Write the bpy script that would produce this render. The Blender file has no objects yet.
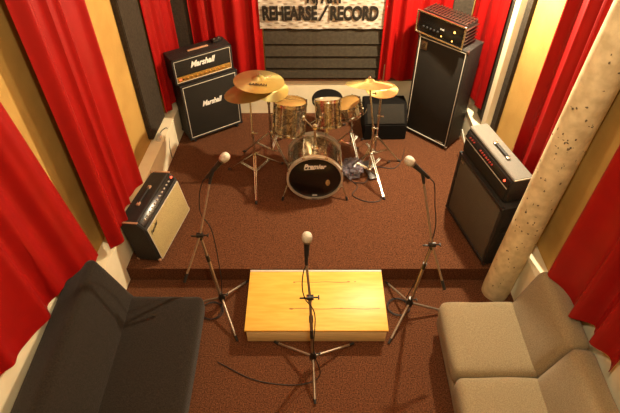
import bpy, bmesh, math, random
from mathutils import Vector, Matrix, Euler, noise
random.seed(7)
PI = math.pi
S = bpy.context.scene
C = S.collection
V = Vector
ST = 0.17          # height of the little stage above the front floor

# ------------------------------------------------------------------ materials
def mat(name, col, rough=.6, metal=0., scale=None, amt=.25, bump=0., bscale=None, col2=None,
        detail=4., stretch=None, spec=.5, sheen=0., coat=0., trans=0., emit=None, estr=0.):
    m = bpy.data.materials.new(name); m.use_nodes = True
    nt = m.node_tree; N = nt.nodes; L = nt.links
    b = N['Principled BSDF']
    b.inputs['Base Color'].default_value = (*col, 1)
    b.inputs['Roughness'].default_value = rough
    b.inputs['Metallic'].default_value = metal
    b.inputs['Specular IOR Level'].default_value = spec
    b.inputs['Sheen Weight'].default_value = sheen
    b.inputs['Coat Weight'].default_value = coat
    b.inputs['Transmission Weight'].default_value = trans
    if emit:
        b.inputs['Emission Color'].default_value = (*emit, 1); b.inputs['Emission Strength'].default_value = estr
    tc = N.new('ShaderNodeTexCoord'); mp = N.new('ShaderNodeMapping')
    L.new(tc.outputs['Object'], mp.inputs['Vector'])
    if stretch: mp.inputs['Scale'].default_value = stretch
    if scale:
        t = N.new('ShaderNodeTexNoise'); t.inputs['Scale'].default_value = scale; t.inputs['Detail'].default_value = detail
        L.new(mp.outputs[0], t.inputs['Vector'])
        r = N.new('ShaderNodeValToRGB')
        c2 = col2 if col2 else tuple(c*(1-amt) for c in col)
        r.color_ramp.elements[0].position = .35; r.color_ramp.elements[0].color = (*c2, 1)
        r.color_ramp.elements[1].position = .65; r.color_ramp.elements[1].color = (*col, 1)
        L.new(t.outputs['Fac'], r.inputs['Fac']); L.new(r.outputs['Color'], b.inputs['Base Color'])
    if bump:
        t2 = N.new('ShaderNodeTexNoise'); t2.inputs['Scale'].default_value = bscale or 60; t2.inputs['Detail'].default_value = 3
        L.new(mp.outputs[0], t2.inputs['Vector'])
        bp = N.new('ShaderNodeBump'); bp.inputs['Strength'].default_value = bump; bp.inputs['Distance'].default_value = .01
        L.new(t2.outputs['Fac'], bp.inputs['Height']); L.new(bp.outputs[0], b.inputs['Normal'])
    return m

M = {}
M['carpet'] = mat('carpet', (.185,.072,.032), .95, scale=95, col2=(.050,.018,.008), bump=.8, bscale=180, spec=.1, detail=6)
M['red'] = mat('red_satin', (.30,.0045,.0035), .45, scale=5, amt=.12, spec=.3)
M['yellow'] = mat('ochre_wall', (.50,.31,.085), .8, scale=3, col2=(.42,.25,.065), bump=.15, bscale=40, spec=.2)
M['cream'] = mat('cream_board', (.90,.80,.56), .6, scale=6, col2=(.84,.73,.49), spec=.3)
M['foam'] = mat('charcoal_foam', (.055,.043,.030), .95, scale=40, amt=.35, bump=.6, bscale=90, spec=.1)
M['slat'] = mat('dark_slat', (.055,.044,.029), .9, scale=30, amt=.3, bump=.3, bscale=80, spec=.15)
M['brownledge'] = mat('brown_ledge', (.16,.07,.03), .5, scale=12, amt=.4)
M['tolex'] = mat('black_tolex', (.022,.019,.016), .55, scale=150, amt=.4, bump=.4, bscale=260, spec=.4)
M['grill'] = mat('black_grille', (.028,.024,.018), .85, scale=240, amt=.5, bump=.4, bscale=300, spec=.2)
M['greygrill'] = mat('grey_grille', (.12,.10,.07), .85, scale=240, amt=.4, bump=.4, bscale=300, spec=.2)
M['wheat'] = mat('wheat_grille', (.50,.40,.19), .8, scale=200, col2=(.30,.23,.09), bump=.4, bscale=300, spec=.2)
M['piping'] = mat('white_piping', (.62,.58,.48), .5, scale=50, amt=.1)
M['white'] = mat('white_paint', (.85,.82,.74), .45, scale=40, amt=.06)
M['letter'] = mat('white_lettering', (.9,.88,.8), .4, scale=60, amt=.05)
M['goldpanel'] = mat('brass_panel', (.72,.42,.10), .35, .7, scale=30, amt=.2)
M['greytop'] = mat('grey_tolex', (.15,.135,.105), .55, scale=120, amt=.2, bump=.3, bscale=240)
M['chrome'] = mat('chrome', (.70,.69,.60), .20, 1., scale=30, amt=.12)
M['hoop'] = mat('pale_hoop', (.62,.57,.47), .28, .45, scale=30, amt=.1)
M['steel'] = mat('worn_steel', (.42,.36,.29), .32, 1., scale=60, amt=.3)
M['blackmetal'] = mat('black_metal', (.03,.026,.022), .35, .4, scale=60, amt=.3)
M['stand'] = mat('bronze_grey_metal', (.40,.32,.24), .38, .7, scale=60, amt=.25)
M['rubber'] = mat('black_rubber', (.012,.011,.010), .7, scale=60, amt=.3)
M['cymbal'] = mat('cymbal_bronze', (.74,.66,.27), .34, .9, scale=4, col2=(.66,.56,.20), bump=.12, bscale=20)
M['head'] = mat('coated_head', (.60,.52,.38), .4, scale=5, col2=(.48,.38,.24), coat=.4)
M['tomhead'] = mat('amber_head', (.55,.33,.10), .22, .25, scale=4, col2=(.42,.23,.06), coat=.6)
M['blackhead'] = mat('black_head', (.006,.006,.006), .25, scale=5, amt=.2)
M['hole'] = mat('tan_port', (.55,.33,.13), .6, scale=30, amt=.5)
M['velvet'] = mat('black_velour', (.008,.007,.006), .9, scale=60, amt=.3, spec=.1)
M['ply'] = mat('birch_plywood', (.86,.53,.10), .42, scale=4, col2=(.76,.43,.065), stretch=(1,9,1), spec=.4)
M['plyedge'] = mat('plywood_edge', (.85,.66,.34), .55, scale=5, amt=.25, stretch=(1,1,40))
M['knot'] = mat('plywood_knot', (.38,.16,.03), .5, scale=30, amt=.3)
M['pillar'] = mat('pillar_plaster', (.76,.64,.38), .6, scale=12, col2=(.55,.45,.25), bump=.25, bscale=18, detail=8)
M['chip'] = mat('chipped_paint', (.19,.14,.08), .9, scale=50, amt=.5)
M['beige'] = mat('beige_fabric', (.31,.245,.14), .92, scale=130, col2=(.22,.17,.095), bump=.5, bscale=220, spec=.1, sheen=.15)
M['black_fab'] = mat('charcoal_fabric', (.026,.020,.014), .9, scale=110, col2=(.012,.009,.006), bump=.5, bscale=220, spec=.15, sheen=.1)
M['red_led'] = mat('red_knob', (.32,.03,.02), .3, scale=50, amt=.2)
M['red_lit'] = mat('red_pilot', (.8,.05,.02), .3, emit=(1,.08,.03), estr=3.)
M['amber_lit'] = mat('amber_pilot', (.9,.5,.1), .3, emit=(1,.5,.1), estr=3.)
M['mesh'] = mat('mic_mesh', (.78,.72,.58), .45, .35, scale=300, amt=.4, bump=.6, bscale=400)
M['cable'] = mat('black_cable', (.012,.010,.009), .5, scale=30, amt=.2)
M['handle'] = mat('tan_handle', (.45,.25,.14), .5, scale=30, amt=.2)
M['panelblack'] = mat('black_panel', (.015,.014,.013), .25, .2, scale=30, amt=.2)
M['ceil'] = mat('ceiling_paint', (.62,.50,.30), .8, scale=4, amt=.1)
M['glass'] = mat('milk_glass', (.9,.8,.6), .3, emit=(1,.75,.42), estr=6.)
M['plastic'] = mat('clear_film', (.30,.26,.30), .2, scale=9, amt=.4, trans=.6)

def radial(m):      # turned metal: highlights run outwards from the middle
    nt = m.node_tree; b = nt.nodes['Principled BSDF']; tg = nt.nodes.new('ShaderNodeTangent')
    tg.direction_type = 'RADIAL'; tg.axis = 'Z'; nt.links.new(tg.outputs[0], b.inputs['Tangent'])
    b.inputs['Anisotropic'].default_value = .8
radial(M['cymbal'])
def tread():     # banner: pale sheet printed with a diamond-plate pattern
    m = mat('banner_plate', (.80,.70,.56), .55, spec=.3)
    nt = m.node_tree; N = nt.nodes; L = nt.links; b = N['Principled BSDF']
    tc = N.new('ShaderNodeTexCoord')
    acc = None
    for k,(rot,off) in enumerate(((.62,0.),(-.95,.5))):
        mp = N.new('ShaderNodeMapping'); mp.inputs['Rotation'].default_value = (0,rot,0)
        mp.inputs['Scale'].default_value = (9,1,26); mp.inputs['Location'].default_value = (off,0,off)
        L.new(tc.outputs['Object'], mp.inputs['Vector'])
        vo = N.new('ShaderNodeTexVoronoi'); vo.inputs['Scale'].default_value = 1.; vo.inputs['Randomness'].default_value = .25
        L.new(mp.outputs[0], vo.inputs['Vector'])
        r = N.new('ShaderNodeValToRGB'); r.color_ramp.elements[0].position = .22; r.color_ramp.elements[0].color = (1,1,1,1)
        r.color_ramp.elements[1].position = .32; r.color_ramp.elements[1].color = (0,0,0,1)
        L.new(vo.outputs['Distance'], r.inputs['Fac'])
        mx = N.new('ShaderNodeMixRGB'); L.new(r.outputs[0], mx.inputs['Fac'])
        if acc: L.new(acc.outputs[0], mx.inputs[1])
        else: mx.inputs[1].default_value = (.80,.70,.56,1)
        mx.inputs[2].default_value = ((.45,.34,.24,1),(.92,.85,.74,1))[k]
        acc = mx
    L.new(acc.outputs[0], b.inputs['Base Color'])
    return m
M['banner'] = tread()

def oyster():    # drum wrap: pearly champagne streaks
    m = mat('oyster_wrap', (.42,.34,.22), .24, .9, spec=.6, coat=.5)
    nt = m.node_tree; N = nt.nodes; L = nt.links; b = N['Principled BSDF']
    tc = N.new('ShaderNodeTexCoord'); mp = N.new('ShaderNodeMapping'); mp.inputs['Scale'].default_value = (1,1,1)
    w = N.new('ShaderNodeTexNoise'); w.inputs['Scale'].default_value = 12; w.inputs['Distortion'].default_value = 3.5; w.inputs['Detail'].default_value = 5
    L.new(tc.outputs['Object'], mp.inputs[0]); L.new(mp.outputs[0], w.inputs['Vector'])
    r = N.new('ShaderNodeValToRGB')
    r.color_ramp.elements[0].position = .38; r.color_ramp.elements[0].color = (.16,.12,.07,1)
    r.color_ramp.elements[1].position = .62; r.color_ramp.elements[1].color = (.62,.53,.37,1)
    L.new(w.outputs['Fac'], r.inputs[0]); L.new(r.outputs[0], b.inputs['Base Color'])
    return m
M['oyster'] = oyster()

# ------------------------------------------------------------------ object helpers
def link(o, parent=None):
    C.objects.link(o)
    if parent: o.parent = parent
    return o
def smooth_by_angle(me, ang=.7):
    for p in me.polygons: p.use_smooth = True
    bm = bmesh.new(); bm.from_mesh(me)
    for e in bm.edges:
        if len(e.link_faces) == 2 and e.calc_face_angle(0) > ang: e.smooth = False
    bm.to_mesh(me); bm.free()
def obj(name, bm, m, parent=None, **props):
    me = bpy.data.meshes.new(name)
    bmesh.ops.recalc_face_normals(bm, faces=bm.faces[:])
    bm.to_mesh(me); bm.free()
    ms = m if isinstance(m, (list, tuple)) else [m]
    for k in ms: me.materials.append(M[k])
    smooth_by_angle(me)
    o = bpy.data.objects.new(name, me); link(o, parent)
    for k, v in props.items(): o[k] = v
    return o
def thing(name, label, cat, loc=(0,0,0), rotz=0, group=None):
    o = bpy.data.objects.new(name, None); o.empty_display_size = .1; link(o)
    o.location = loc; o.rotation_euler = (0,0,rotz); o['label'] = label; o['category'] = cat
    if group: o['group'] = group
    return o
def tag(o, label, cat, group=None):
    o['label'] = label; o['category'] = cat
    if group: o['group'] = group
    return o
def B(): return bmesh.new()
def xf(bm, verts, mtx):
    bmesh.ops.transform(bm, matrix=mtx, verts=verts)
def box(bm, c, d, bev=0., seg=2, rot=None, mi=0):
    r = bmesh.ops.create_cube(bm, size=1.)
    vs = r['verts']
    xf(bm, vs, Matrix.Diagonal((*d, 1)))
    fs = list({f for v in vs for f in v.link_faces})
    if bev:
        es = list({e for v in vs for e in v.link_edges})
        q = bmesh.ops.bevel(bm, geom=es, offset=bev, segments=seg, profile=.5, affect='EDGES')
        vs = list({v for f in q['faces'] for v in f.verts} | {v for v in vs if v.is_valid})
        fs = list({f for v in vs for f in v.link_faces})
    for f in fs: f.material_index = mi
    mt = Matrix.Translation(c)
    if rot is not None: mt = mt @ (rot if isinstance(rot, Matrix) else Euler(rot).to_matrix().to_4x4())
    xf(bm, vs, mt)
    return bm
def tube(bm, pts, r, n=10, cap=True, closed=False):
    pts = [V(p) for p in pts]
    rs = r if isinstance(r, (list, tuple)) else [r]*len(pts)
    rings = []; up = None
    K = len(pts)
    for i, p in enumerate(pts):
        if closed: t = (pts[(i+1) % K]-pts[i-1]).normalized()
        else: t = (pts[min(i+1, K-1)]-pts[max(i-1, 0)]).normalized()
        if up is None:
            up = V((0,0,1)) if abs(t.z) < .9 else V((1,0,0))
        a = (up - t*up.dot(t)).normalized(); b = t.cross(a); up = a
        rings.append([bm.verts.new(p + (a*math.cos(2*PI*k/n)+b*math.sin(2*PI*k/n))*rs[i]) for k in range(n)])
    for i in range(K if closed else K-1):
        A = rings[i]; D = rings[(i+1) % K]
        for k in range(n): bm.faces.new((A[k], A[(k+1) % n], D[(k+1) % n], D[k]))
    if cap and not closed:
        bm.faces.new(rings[0][::-1]); bm.faces.new(rings[-1])
    return bm
def lathe(bm, prof, n=32, mtx=None, cap=True, mi=0):
    rings = []; nv = []
    for (r, z) in prof:
        if r < 1e-5:
            v = bm.verts.new((0,0,z)); rings.append([v]); nv.append(v)
        else:
            R = [bm.verts.new((r*math.cos(2*PI*k/n), r*math.sin(2*PI*k/n), z)) for k in range(n)]
            rings.append(R); nv += R
    fs = []
    for A, D in zip(rings, rings[1:]):
        for k in range(n):
            if len(A) == 1 and len(D) == 1: continue
            if len(A) == 1: fs.append(bm.faces.new((A[0], D[k], D[(k+1) % n])))
            elif len(D) == 1: fs.append(bm.faces.new((A[k], D[0], A[(k+1) % n])))
            else: fs.append(bm.faces.new((A[k], A[(k+1) % n], D[(k+1) % n], D[k])))
    if cap:
        for R in (rings[0], rings[-1]):
            if len(R) > 1: fs.append(bm.faces.new(R))
    for f in fs: f.material_index = mi
    if mtx is not None: xf(bm, nv, mtx)
    return bm
def cyl(bm, p0, p1, r, n=16, r1=None):
    return tube(bm, [p0, p1], [r, r if r1 is None else r1], n)
def sph(bm, c, r, sc=(1,1,1), n=16):
    q = bmesh.ops.create_uvsphere(bm, u_segments=n, v_segments=n//2, radius=r)
    xf(bm, q['verts'], Matrix.Translation(c) @ Matrix.Diagonal((*sc, 1)))
    return bm
def prism(bm, poly, z0, z1):
    a = [bm.verts.new((x, y, z0)) for x, y in poly]; b = [bm.verts.new((x, y, z1)) for x, y in poly]
    n = len(poly)
    bm.faces.new(a[::-1]); bm.faces.new(b)
    for k in range(n): bm.faces.new((a[k], a[(k+1) % n], b[(k+1) % n], b[k]))
    return bm
def extr_x(bm, poly, x0, x1):     # polygon in (y,z), extruded along x
    a = [bm.verts.new((x0, y, z)) for y, z in poly]; b = [bm.verts.new((x1, y, z)) for y, z in poly]
    n = len(poly)
    bm.faces.new(a[::-1]); bm.faces.new(b)
    for k in range(n): bm.faces.new((a[k], a[(k+1) % n], b[(k+1) % n], b[k]))
    return bm
def bez(ctrl, n=24):              # Catmull-Rom through points
    P = [V(p) for p in ctrl]; P = [P[0]*2-P[1]] + P + [P[-1]*2-P[-2]]
    out = []
    for i in range(1, len(P)-2):
        for k in range(n):
            t = k/n
            out.append(.5*((2*P[i])+(P[i+1]-P[i-1])*t+(2*P[i-1]-5*P[i]+4*P[i+1]-P[i+2])*t*t+(3*P[i]-P[i-1]-3*P[i+1]+P[i+2])*t**3))
    out.append(P[-2]); return out
def text(name, body, m, parent, loc, rot, size, shear=0., bold=0., sx=1., ext=.0015, align='CENTER', space=1.):
    cu = bpy.data.curves.new(name, 'FONT'); cu.body = body; cu.size = size; cu.shear = shear
    cu.offset = bold; cu.extrude = ext; cu.align_x = align; cu.align_y = 'CENTER'; cu.space_character = space; cu.resolution_u = 4
    t = bpy.data.objects.new(name, cu); C.objects.link(t)
    dg = bpy.context.evaluated_depsgraph_get(); dg.update()
    me = bpy.data.meshes.new_from_object(t.evaluated_get(dg))
    bpy.data.objects.remove(t); bpy.data.curves.remove(cu)
    me.materials.clear(); me.materials.append(M[m]); me.name = name
    for v in me.vertices: v.co.x *= sx
    o = bpy.data.objects.new(name, me); link(o, parent)
    o.location = loc; o.rotation_euler = rot
    return o
def aim(p0, p1):      # matrix: local z from p0 towards p1
    d = (V(p1)-V(p0)); return Matrix.Translation(p0) @ d.to_track_quat('Z', 'Y').to_matrix().to_4x4()

# ------------------------------------------------------------------ the room
YB = 5.58; YF = -1.2; ZC = 4.35
fl = lambda y: -1.53 - .08*(YB-y)         # face of the left boxed ledge
wl = lambda y: fl(y) - .125               # left wall
fr = lambda y: 1.845 + .02*(YB-y)
wr = lambda y: fr(y) + .12
def struct(name, bm, m, parent=None):
    o = obj(name, bm, m, parent); o['kind'] = 'structure'; return o
struct('floor', box(B(), (0.05, 2.2, -.05), (5.4, 7.4, .1)), 'carpet')
struct('floor_stage', prism(B(), [(fl(3.02)+.002, 3.02), (fr(3.02)-.002, 3.02), (fr(YB)-.002, YB), (fl(YB)+.002, YB)], 0.001, ST), 'carpet')
struct('wall_back', box(B(), (0.1, YB+.06, ZC/2), (4.2, .12, ZC)), 'yellow')
struct('wall_left', prism(B(), [(wl(YF), YF), (wl(YB), YB), (wl(YB)-.1, YB), (wl(YF)-.1, YF)], 0, ZC), 'yellow')
struct('wall_right', prism(B(), [(wr(YF), YF), (wr(YB), YB), (wr(YB)+.1, YB), (wr(YF)+.1, YF)], 0, ZC), 'yellow')
struct('wall_front', box(B(), (0, YF-.06, ZC/2), (5.4, .12, ZC)), 'yellow')
struct('ceiling', box(B(), (0, 2.2, ZC+.05), (5.4, 7.2, .1)), 'ceil')
LH = .535
def ledge(nm, f, w, s):
    bm = prism(B(), [(f(YF), YF+.01), (f(YB), YB-.01), (w(YB), YB-.01), (w(YF), YF+.01)], 0, LH-.018)
    prism(bm, [(f(YF)-s*.008, YF+.01), (f(YB)-s*.008, YB-.01), (w(YB), YB-.01), (w(YF), YF+.01)], LH-.018, LH)
    struct(nm, bm, 'cream')
ledge('baseboard_left', fl, wl, -1)
ledge('baseboard_right', fr, wr, 1)
bm = box(B(), (.155, YB-.012, .42), (3.34, .02, .5))
struct('baseboard_back', bm, 'cream')
bm = box(B(), (.155, YB-.03, .675), (3.34, .06, .022), .004)
struct('trim_1', bm, 'brownledge')
struct('trim_4', prism(B(), [(wl(YF+.01)+.02, YF+.01), (wl(2.25)+.02, 2.25), (wl(2.25)+.001, 2.25), (wl(YF+.01)+.001, YF+.01)], LH+.001, 1.06), 'cream')
struct('trim_5', prism(B(), [(wr(YF+.01)-.02, YF+.01), (wr(2.1)-.02, 2.1), (wr(2.1)-.001, 2.1), (wr(YF+.01)-.001, YF+.01)], LH+.001, 1.12), 'cream')
# right wall: pale post beside a narrow dark strip
struct('trim_2', prism(B(), [(wr(4.68)-.09, 4.68), (wr(4.57)-.09, 4.57), (wr(4.57)-.001, 4.57), (wr(4.68)-.001, 4.68)], LH+.002, ZC-.002), 'cream')
struct('trim_3', prism(B(), [(wr(4.56)-.035, 4.56), (wr(4.45)-.035, 4.45), (wr(4.45)-.001, 4.45), (wr(4.56)-.001, 4.56)], LH+.002, ZC-.002), 'foam')

# ------------------------------------------------------------------ pieces on the walls
def foam(name, label, poly, z0, z1):
    bm = prism(B(), poly, z0, z1)
    bmesh.ops.bevel(bm, geom=bm.edges[:], offset=.008, segments=2, affect='EDGES')
    return tag(obj(name, bm, 'foam'), label, 'acoustic panel')
foam('acoustic_panel', 'tall charcoal foam strip on the ochre left wall behind the guitar stack',
     [(wl(4.44)+.06, 4.44), (wl(4.88)+.06, 4.88), (wl(4.88)+.002, 4.88), (wl(4.44)+.002, 4.44)], LH+.06, 3.6)
foam('acoustic_panel', 'tall charcoal foam strip on the right wall beside the pale post',
     [(wr(4.70)-.06, 4.70), (wr(4.95)-.06, 4.95), (wr(4.95)-.002, 4.95), (wr(4.70)-.002, 4.70)], LH+.06, 1.97)
foam('acoustic_panel', 'narrow charcoal foam strip on the back wall above the guitar stack',
     [(-1.56, YB-.08), (-1.34, YB-.08), (-1.34, YB-.002), (-1.56, YB-.002)], .70, 3.6)
foam('acoustic_panel', 'charcoal foam strip on the back wall above the tall bass stack',
     [(1.56, YB-.08), (1.78, YB-.08), (1.78, YB-.002), (1.56, YB-.002)], .70, 3.6)

t = thing('slatted_board', 'dark slatted board across the back wall under the lettered banner', 'wall panel', (.155, YB-.03, .705))
zz = [.0, .135, .285, .44, .61]
for i in range(4):
    h = zz[i+1]-zz[i]
    bm = B(); extr_x(bm, [(.025, 0), (-.030, 0), (-.048, .012), (-.024, h-.014), (.025, h-.004)], -.68, .68)
    o = obj('slat', bm, 'slat', t); o.location = (0, 0, zz[i])
# banner
t = thing('banner', 'pale diamond-plate banner lettered REHEARSE/ RECORD on the back wall', 'banner', (.16, YB-.085, 1.345))
bm = B()
nx, nz = 40, 12
g = [[bm.verts.new((-.72+1.40*i/nx, .006*math.sin(i*.9)+.004*math.sin(j*1.3+i*.3), .78*j/nz)) for i in range(nx+1)] for j in range(nz+1)]
for j in range(nz):
    for i in range(nx): bm.faces.new((g[j][i], g[j][i+1], g[j+1][i+1], g[j+1][i]))
bmesh.ops.solidify(bm, geom=bm.faces[:], thickness=.004)
obj('sheet', bm, 'banner', t)
text('lettering', 'REHEARSE', 'blackmetal', t, (-.385, -.0125, .175), (PI/2, 0, 0), .210, bold=.010, sx=.63, ext=.002)
text('lettering', '/', 'blackmetal', t, (-.035, -.0125, .175), (PI/2, 0, 0), .240, shear=.35, bold=.006, sx=.8, ext=.002)
text('lettering', 'RECORD', 'blackmetal', t, (.325, -.0125, .175), (PI/2, 0, 0), .210, bold=.010, sx=.64, ext=.002)
text('lettering', 'N, ART', 'blackmetal', t, (-.0, -.0125, .367), (PI/2, 0, 0), .210, bold=.010, sx=.60, ext=.002)

# ------------------------------------------------------------------ curtains
def curtain(label, path, z0, z1, folds, amp, seed=0, hem=.02, flare=0., side=-1, top=1., z0b=None):
    """pleated cloth along a floor path; top = share of the path the heading covers, z0b = hem height at the far end"""
    rnd = random.Random(seed)
    P = [V((*p, 0)) for p in path]
    L = [0]
    for a, b in zip(P, P[1:]): L.append(L[-1]+(b-a).length)
    T = L[-1]
    def at(s):
        s = max(0, min(T, s))
        for i in range(len(P)-1):
            if s <= L[i+1] or i == len(P)-2:
                u = (s-L[i])/(L[i+1]-L[i]); d = (P[i+1]-P[i]).normalized()
                return P[i].lerp(P[i+1], u), V((-d.y, d.x, 0))*side
    NU = folds*18; NV = 30
    am = [rnd.uniform(.45, 1.1) for _ in range(folds+2)]; ph = [rnd.uniform(-1, 1) for _ in range(folds+2)]
    if z0b is None: z0b = z0
    bm = B(); g = []
    for j in range(NV+1):
        v = j/NV; row = []
        for i in range(NU+1):
            u = i/NU; k = u*folds; f = int(min(k, folds-1e-6)); w = k-f; w = w*w*(3-2*w)
            a = am[f]*(1-w)+am[f+1]*w; p_ = ph[f]*(1-w)+ph[f+1]*w
            kk = k + .16*math.sin(2*PI*k*.37+seed) + .05*p_*math.sin(2.5*v+seed)
            q = .5-.5*math.cos(2*PI*kk)
            off = amp*(a*q + .22*(.5+.5*math.sin(2*PI*kk*1.9+seed+p_))) * (1+flare*(1-v)**2)
            uu = u*(1+(top-1)*min(1, v*1.25))
            p, n = at(T*(uu + .010*math.sin(2*PI*kk)))
            h = z0+(z0b-z0)*u + hem*math.sin(kk*2.6+seed) + hem*.6*q
            row.append(bm.verts.new(p + n*(off+.004) + V((0,0,h + (z1-h)*v))))
        g.append(row)
    for j in range(NV):
        for i in range(NU): bm.faces.new((g[j][i], g[j][i+1], g[j+1][i+1], g[j+1][i]))
    bmesh.ops.recalc_face_normals(bm, faces=bm.faces[:])
    bmesh.ops.solidify(bm, geom=bm.faces[:], thickness=.004)
    return tag(obj('curtain', bm, 'red'), label, 'curtain')
c = lambda y, d: (wl(y)+d, y)
cr_ = lambda y, d: (wr(y)-d, y)
curtain('near red curtain on the left wall hanging behind the charcoal sofa', [c(1.50,.02), c(2.2,.02), c(2.70,.15)], .96, ZC-.02, 4, .06, 1, .03, .1, top=.74, z0b=.80)
curtain('red curtain on the left wall between two bare ochre stretches, behind the tan-grilled combo amplifier', [c(2.86,.135), c(3.68,.135)], .62, ZC-.02, 4, .075, 2, .02, .15, top=.97, z0b=.74)
curtain('red curtain wrapping the back left corner behind the guitar stack', [c(4.90,.06), (wl(5.3)+.07, 5.30), (wl(5.4)+.12, 5.46), (-1.58, 5.49)], .62, ZC-.02, 4, .05, 3, .015, .2)
curtain('red curtain on the back wall left of the banner', [(-1.33, 5.51), (-.54, 5.53)], .715, ZC-.02, 4, .06, 4, .01, .2)
curtain('red curtain on the back wall between the banner and the tall bass stack', [(.815, 5.495), (1.55, 5.505)], .715, ZC-.02, 4, .06, 5, .01, .2)
curtain('red curtain in the back right corner behind the tall bass stack', [(1.80, 5.50), (1.86, 5.44), (wr(5.3)-.07, 5.3), cr_(4.80,.08)], .72, ZC-.02, 3, .045, 6, .02, .2)
curtain('red curtain on the right wall behind the cream column and the grey-topped amplifier', [cr_(3.86,.04), cr_(2.95,.04)], .60, ZC-.02, 4, .075, 7, .015, .2)
curtain('near red curtain on the right wall with deep folds above the beige sofa', [cr_(2.55,.05), cr_(1.60,.05)], .84, ZC-.02, 3, .12, 8, .05, .35, z0b=.92)

# ------------------------------------------------------------------ column
t = thing('column', 'round cream plaster column with chipped paint beside the beige sofa', 'column', (1.75, 2.885, 0))
sl = .042
bm = B()
prof = []
NZ = 44; n = 40; rings = []
for j in range(NZ+1):
    z = .0 + (ZC-.004)*j/NZ
    R = []
    for k in range(n):
        a = 2*PI*k/n
        r = .127 + .003*noise.noise(V((math.cos(a)*2, math.sin(a)*2, z*3)))
        if j == 0: r -= .006
        R.append(bm.verts.new((sl*z + r*math.cos(a), r*math.sin(a), z)))
    rings.append(R)
for A, D in zip(rings, rings[1:]):
    for k in range(n): bm.faces.new((A[k], A[(k+1) % n], D[(k+1) % n], D[k]))
bm.faces.new(rings[0]); bm.faces.new(rings[-1])
obj('shaft', bm, 'pillar', t)
rnd = random.Random(5)
bm = B()
for i in range(95):               # shallow chips in the paint, in two loose clusters
    z = rnd.choice((rnd.gauss(.95, .22), rnd.gauss(1.75, .2), rnd.uniform(.2, 2.6)))
    z = max(.06, z); a = -PI/2 - .55 + rnd.gauss(0, .6)
    w, h = rnd.uniform(.002, .010), rnd.uniform(.003, .014)
    ctr = V((sl*z, 0, z)); m8 = []
    for k in range(9):
        q = 2*PI*k/9; rr = rnd.uniform(.6, 1.2)
        aa = a + w*rr*math.cos(q)/.13; z2 = z + h*rr*math.sin(q)
        m8.append(bm.verts.new((sl*z2+.1315*math.cos(aa), .1315*math.sin(aa), z2)))
    bm.faces.new(m8)
obj('paint_chips', bm, 'chip', t, label='dark chips where the cream paint has flaked')

# ------------------------------------------------------------------ wooden step
t = thing('wooden_step', 'birch plywood step box in front of the carpeted stage', 'step', (.055, 2.675, 0))
bm = box(B(), (0, 0, .075), (1.20, .645, .15), .002)
obj('carcass', bm, 'plyedge', t)
bm = box(B(), (0, -.008, .1635), (1.23, .63, .022), .003)
obj('top_board', bm, 'ply', t)
bm = box(B(), (0, .316, .166), (1.23, .022, .022), .003)
obj('back_strip', bm, 'piping', t, label='pale strip along the back edge')
for (x, y, w, h) in ((-.20,.185,.012,.006), (.30,.19,.014,.006), (-.22,-.105,.022,.008), (.22,-.10,.018,.005), (.36,.19,.01,.004)):
    obj('knot', lathe(B(), [(.001,0), (1,0), (1,.0015), (.001,.0015)], 14, Matrix.Translation((x, y, .1738)) @ Matrix.Diagonal((w, h, 1, 1)), cap=False), 'knot', t)
for (x0, x1, y, th) in ((-.2,.30,.186,.0030), (-.22,.56,-.104,.0035)):
    bm = B(); pts = [(x0+(x1-x0)*k/12, y+.003*math.sin(k*1.1), .1748) for k in range(13)]
    for a, b2 in zip(pts, pts[1:]):
        bm.faces.new([bm.verts.new((a[0], a[1]-th, a[2])), bm.verts.new((b2[0], b2[1]-th, b2[2])), bm.verts.new((b2[0], b2[1]+th, b2[2])), bm.verts.new((a[0], a[1]+th, a[2]))])
    bmesh.ops.remove_doubles(bm, verts=bm.verts[:], dist=.0001)
    obj('grain_line', bm, 'knot', t)

# ------------------------------------------------------------------ sofas
def cushion(bm, c, d, r=.05, puff=.02, rot=None, seed=0, nx=12):
    n0 = len(bm.verts)
    q = bmesh.ops.create_cube(bm, size=1.); vs = q['verts']
    xf(bm, vs, Matrix.Diagonal((*d, 1)))
    es = list({e for v in vs for e in v.link_edges})
    q = bmesh.ops.bevel(bm, geom=es, offset=r, segments=4, profile=.55, affect='EDGES')
    vs = list({v for f in q['faces'] for v in f.verts})
    fs = list({f for v in vs for f in v.link_faces})
    es = [e for e in {e for f in fs for e in f.edges} if e.calc_length() > .12]
    s = bmesh.ops.subdivide_edges(bm, edges=es, cuts=9, use_grid_fill=True)
    bm.verts.ensure_lookup_table()
    vs = bm.verts[n0:]
    for v in vs:
        u = [v.co[i]/(d[i]/2) for i in range(3)]
        for i in range(3):
            j, k = (i+1) % 3, (i+2) % 3
            w = (1-u[j]**4)*(1-u[k]**4)
            if abs(u[i]) > .5: v.co[i] += math.copysign(puff, u[i])*max(0, w)*(1 if d[i] == min(d) else .4)
        v.co += V((1,1,1))*.004*noise.noise(v.co*6+V((seed,0,0)))
    mt = Matrix.Translation(c)
    if rot is not None: mt = mt @ Euler(rot).to_matrix().to_4x4()
    xf(bm, vs, mt)
    return bm
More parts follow.
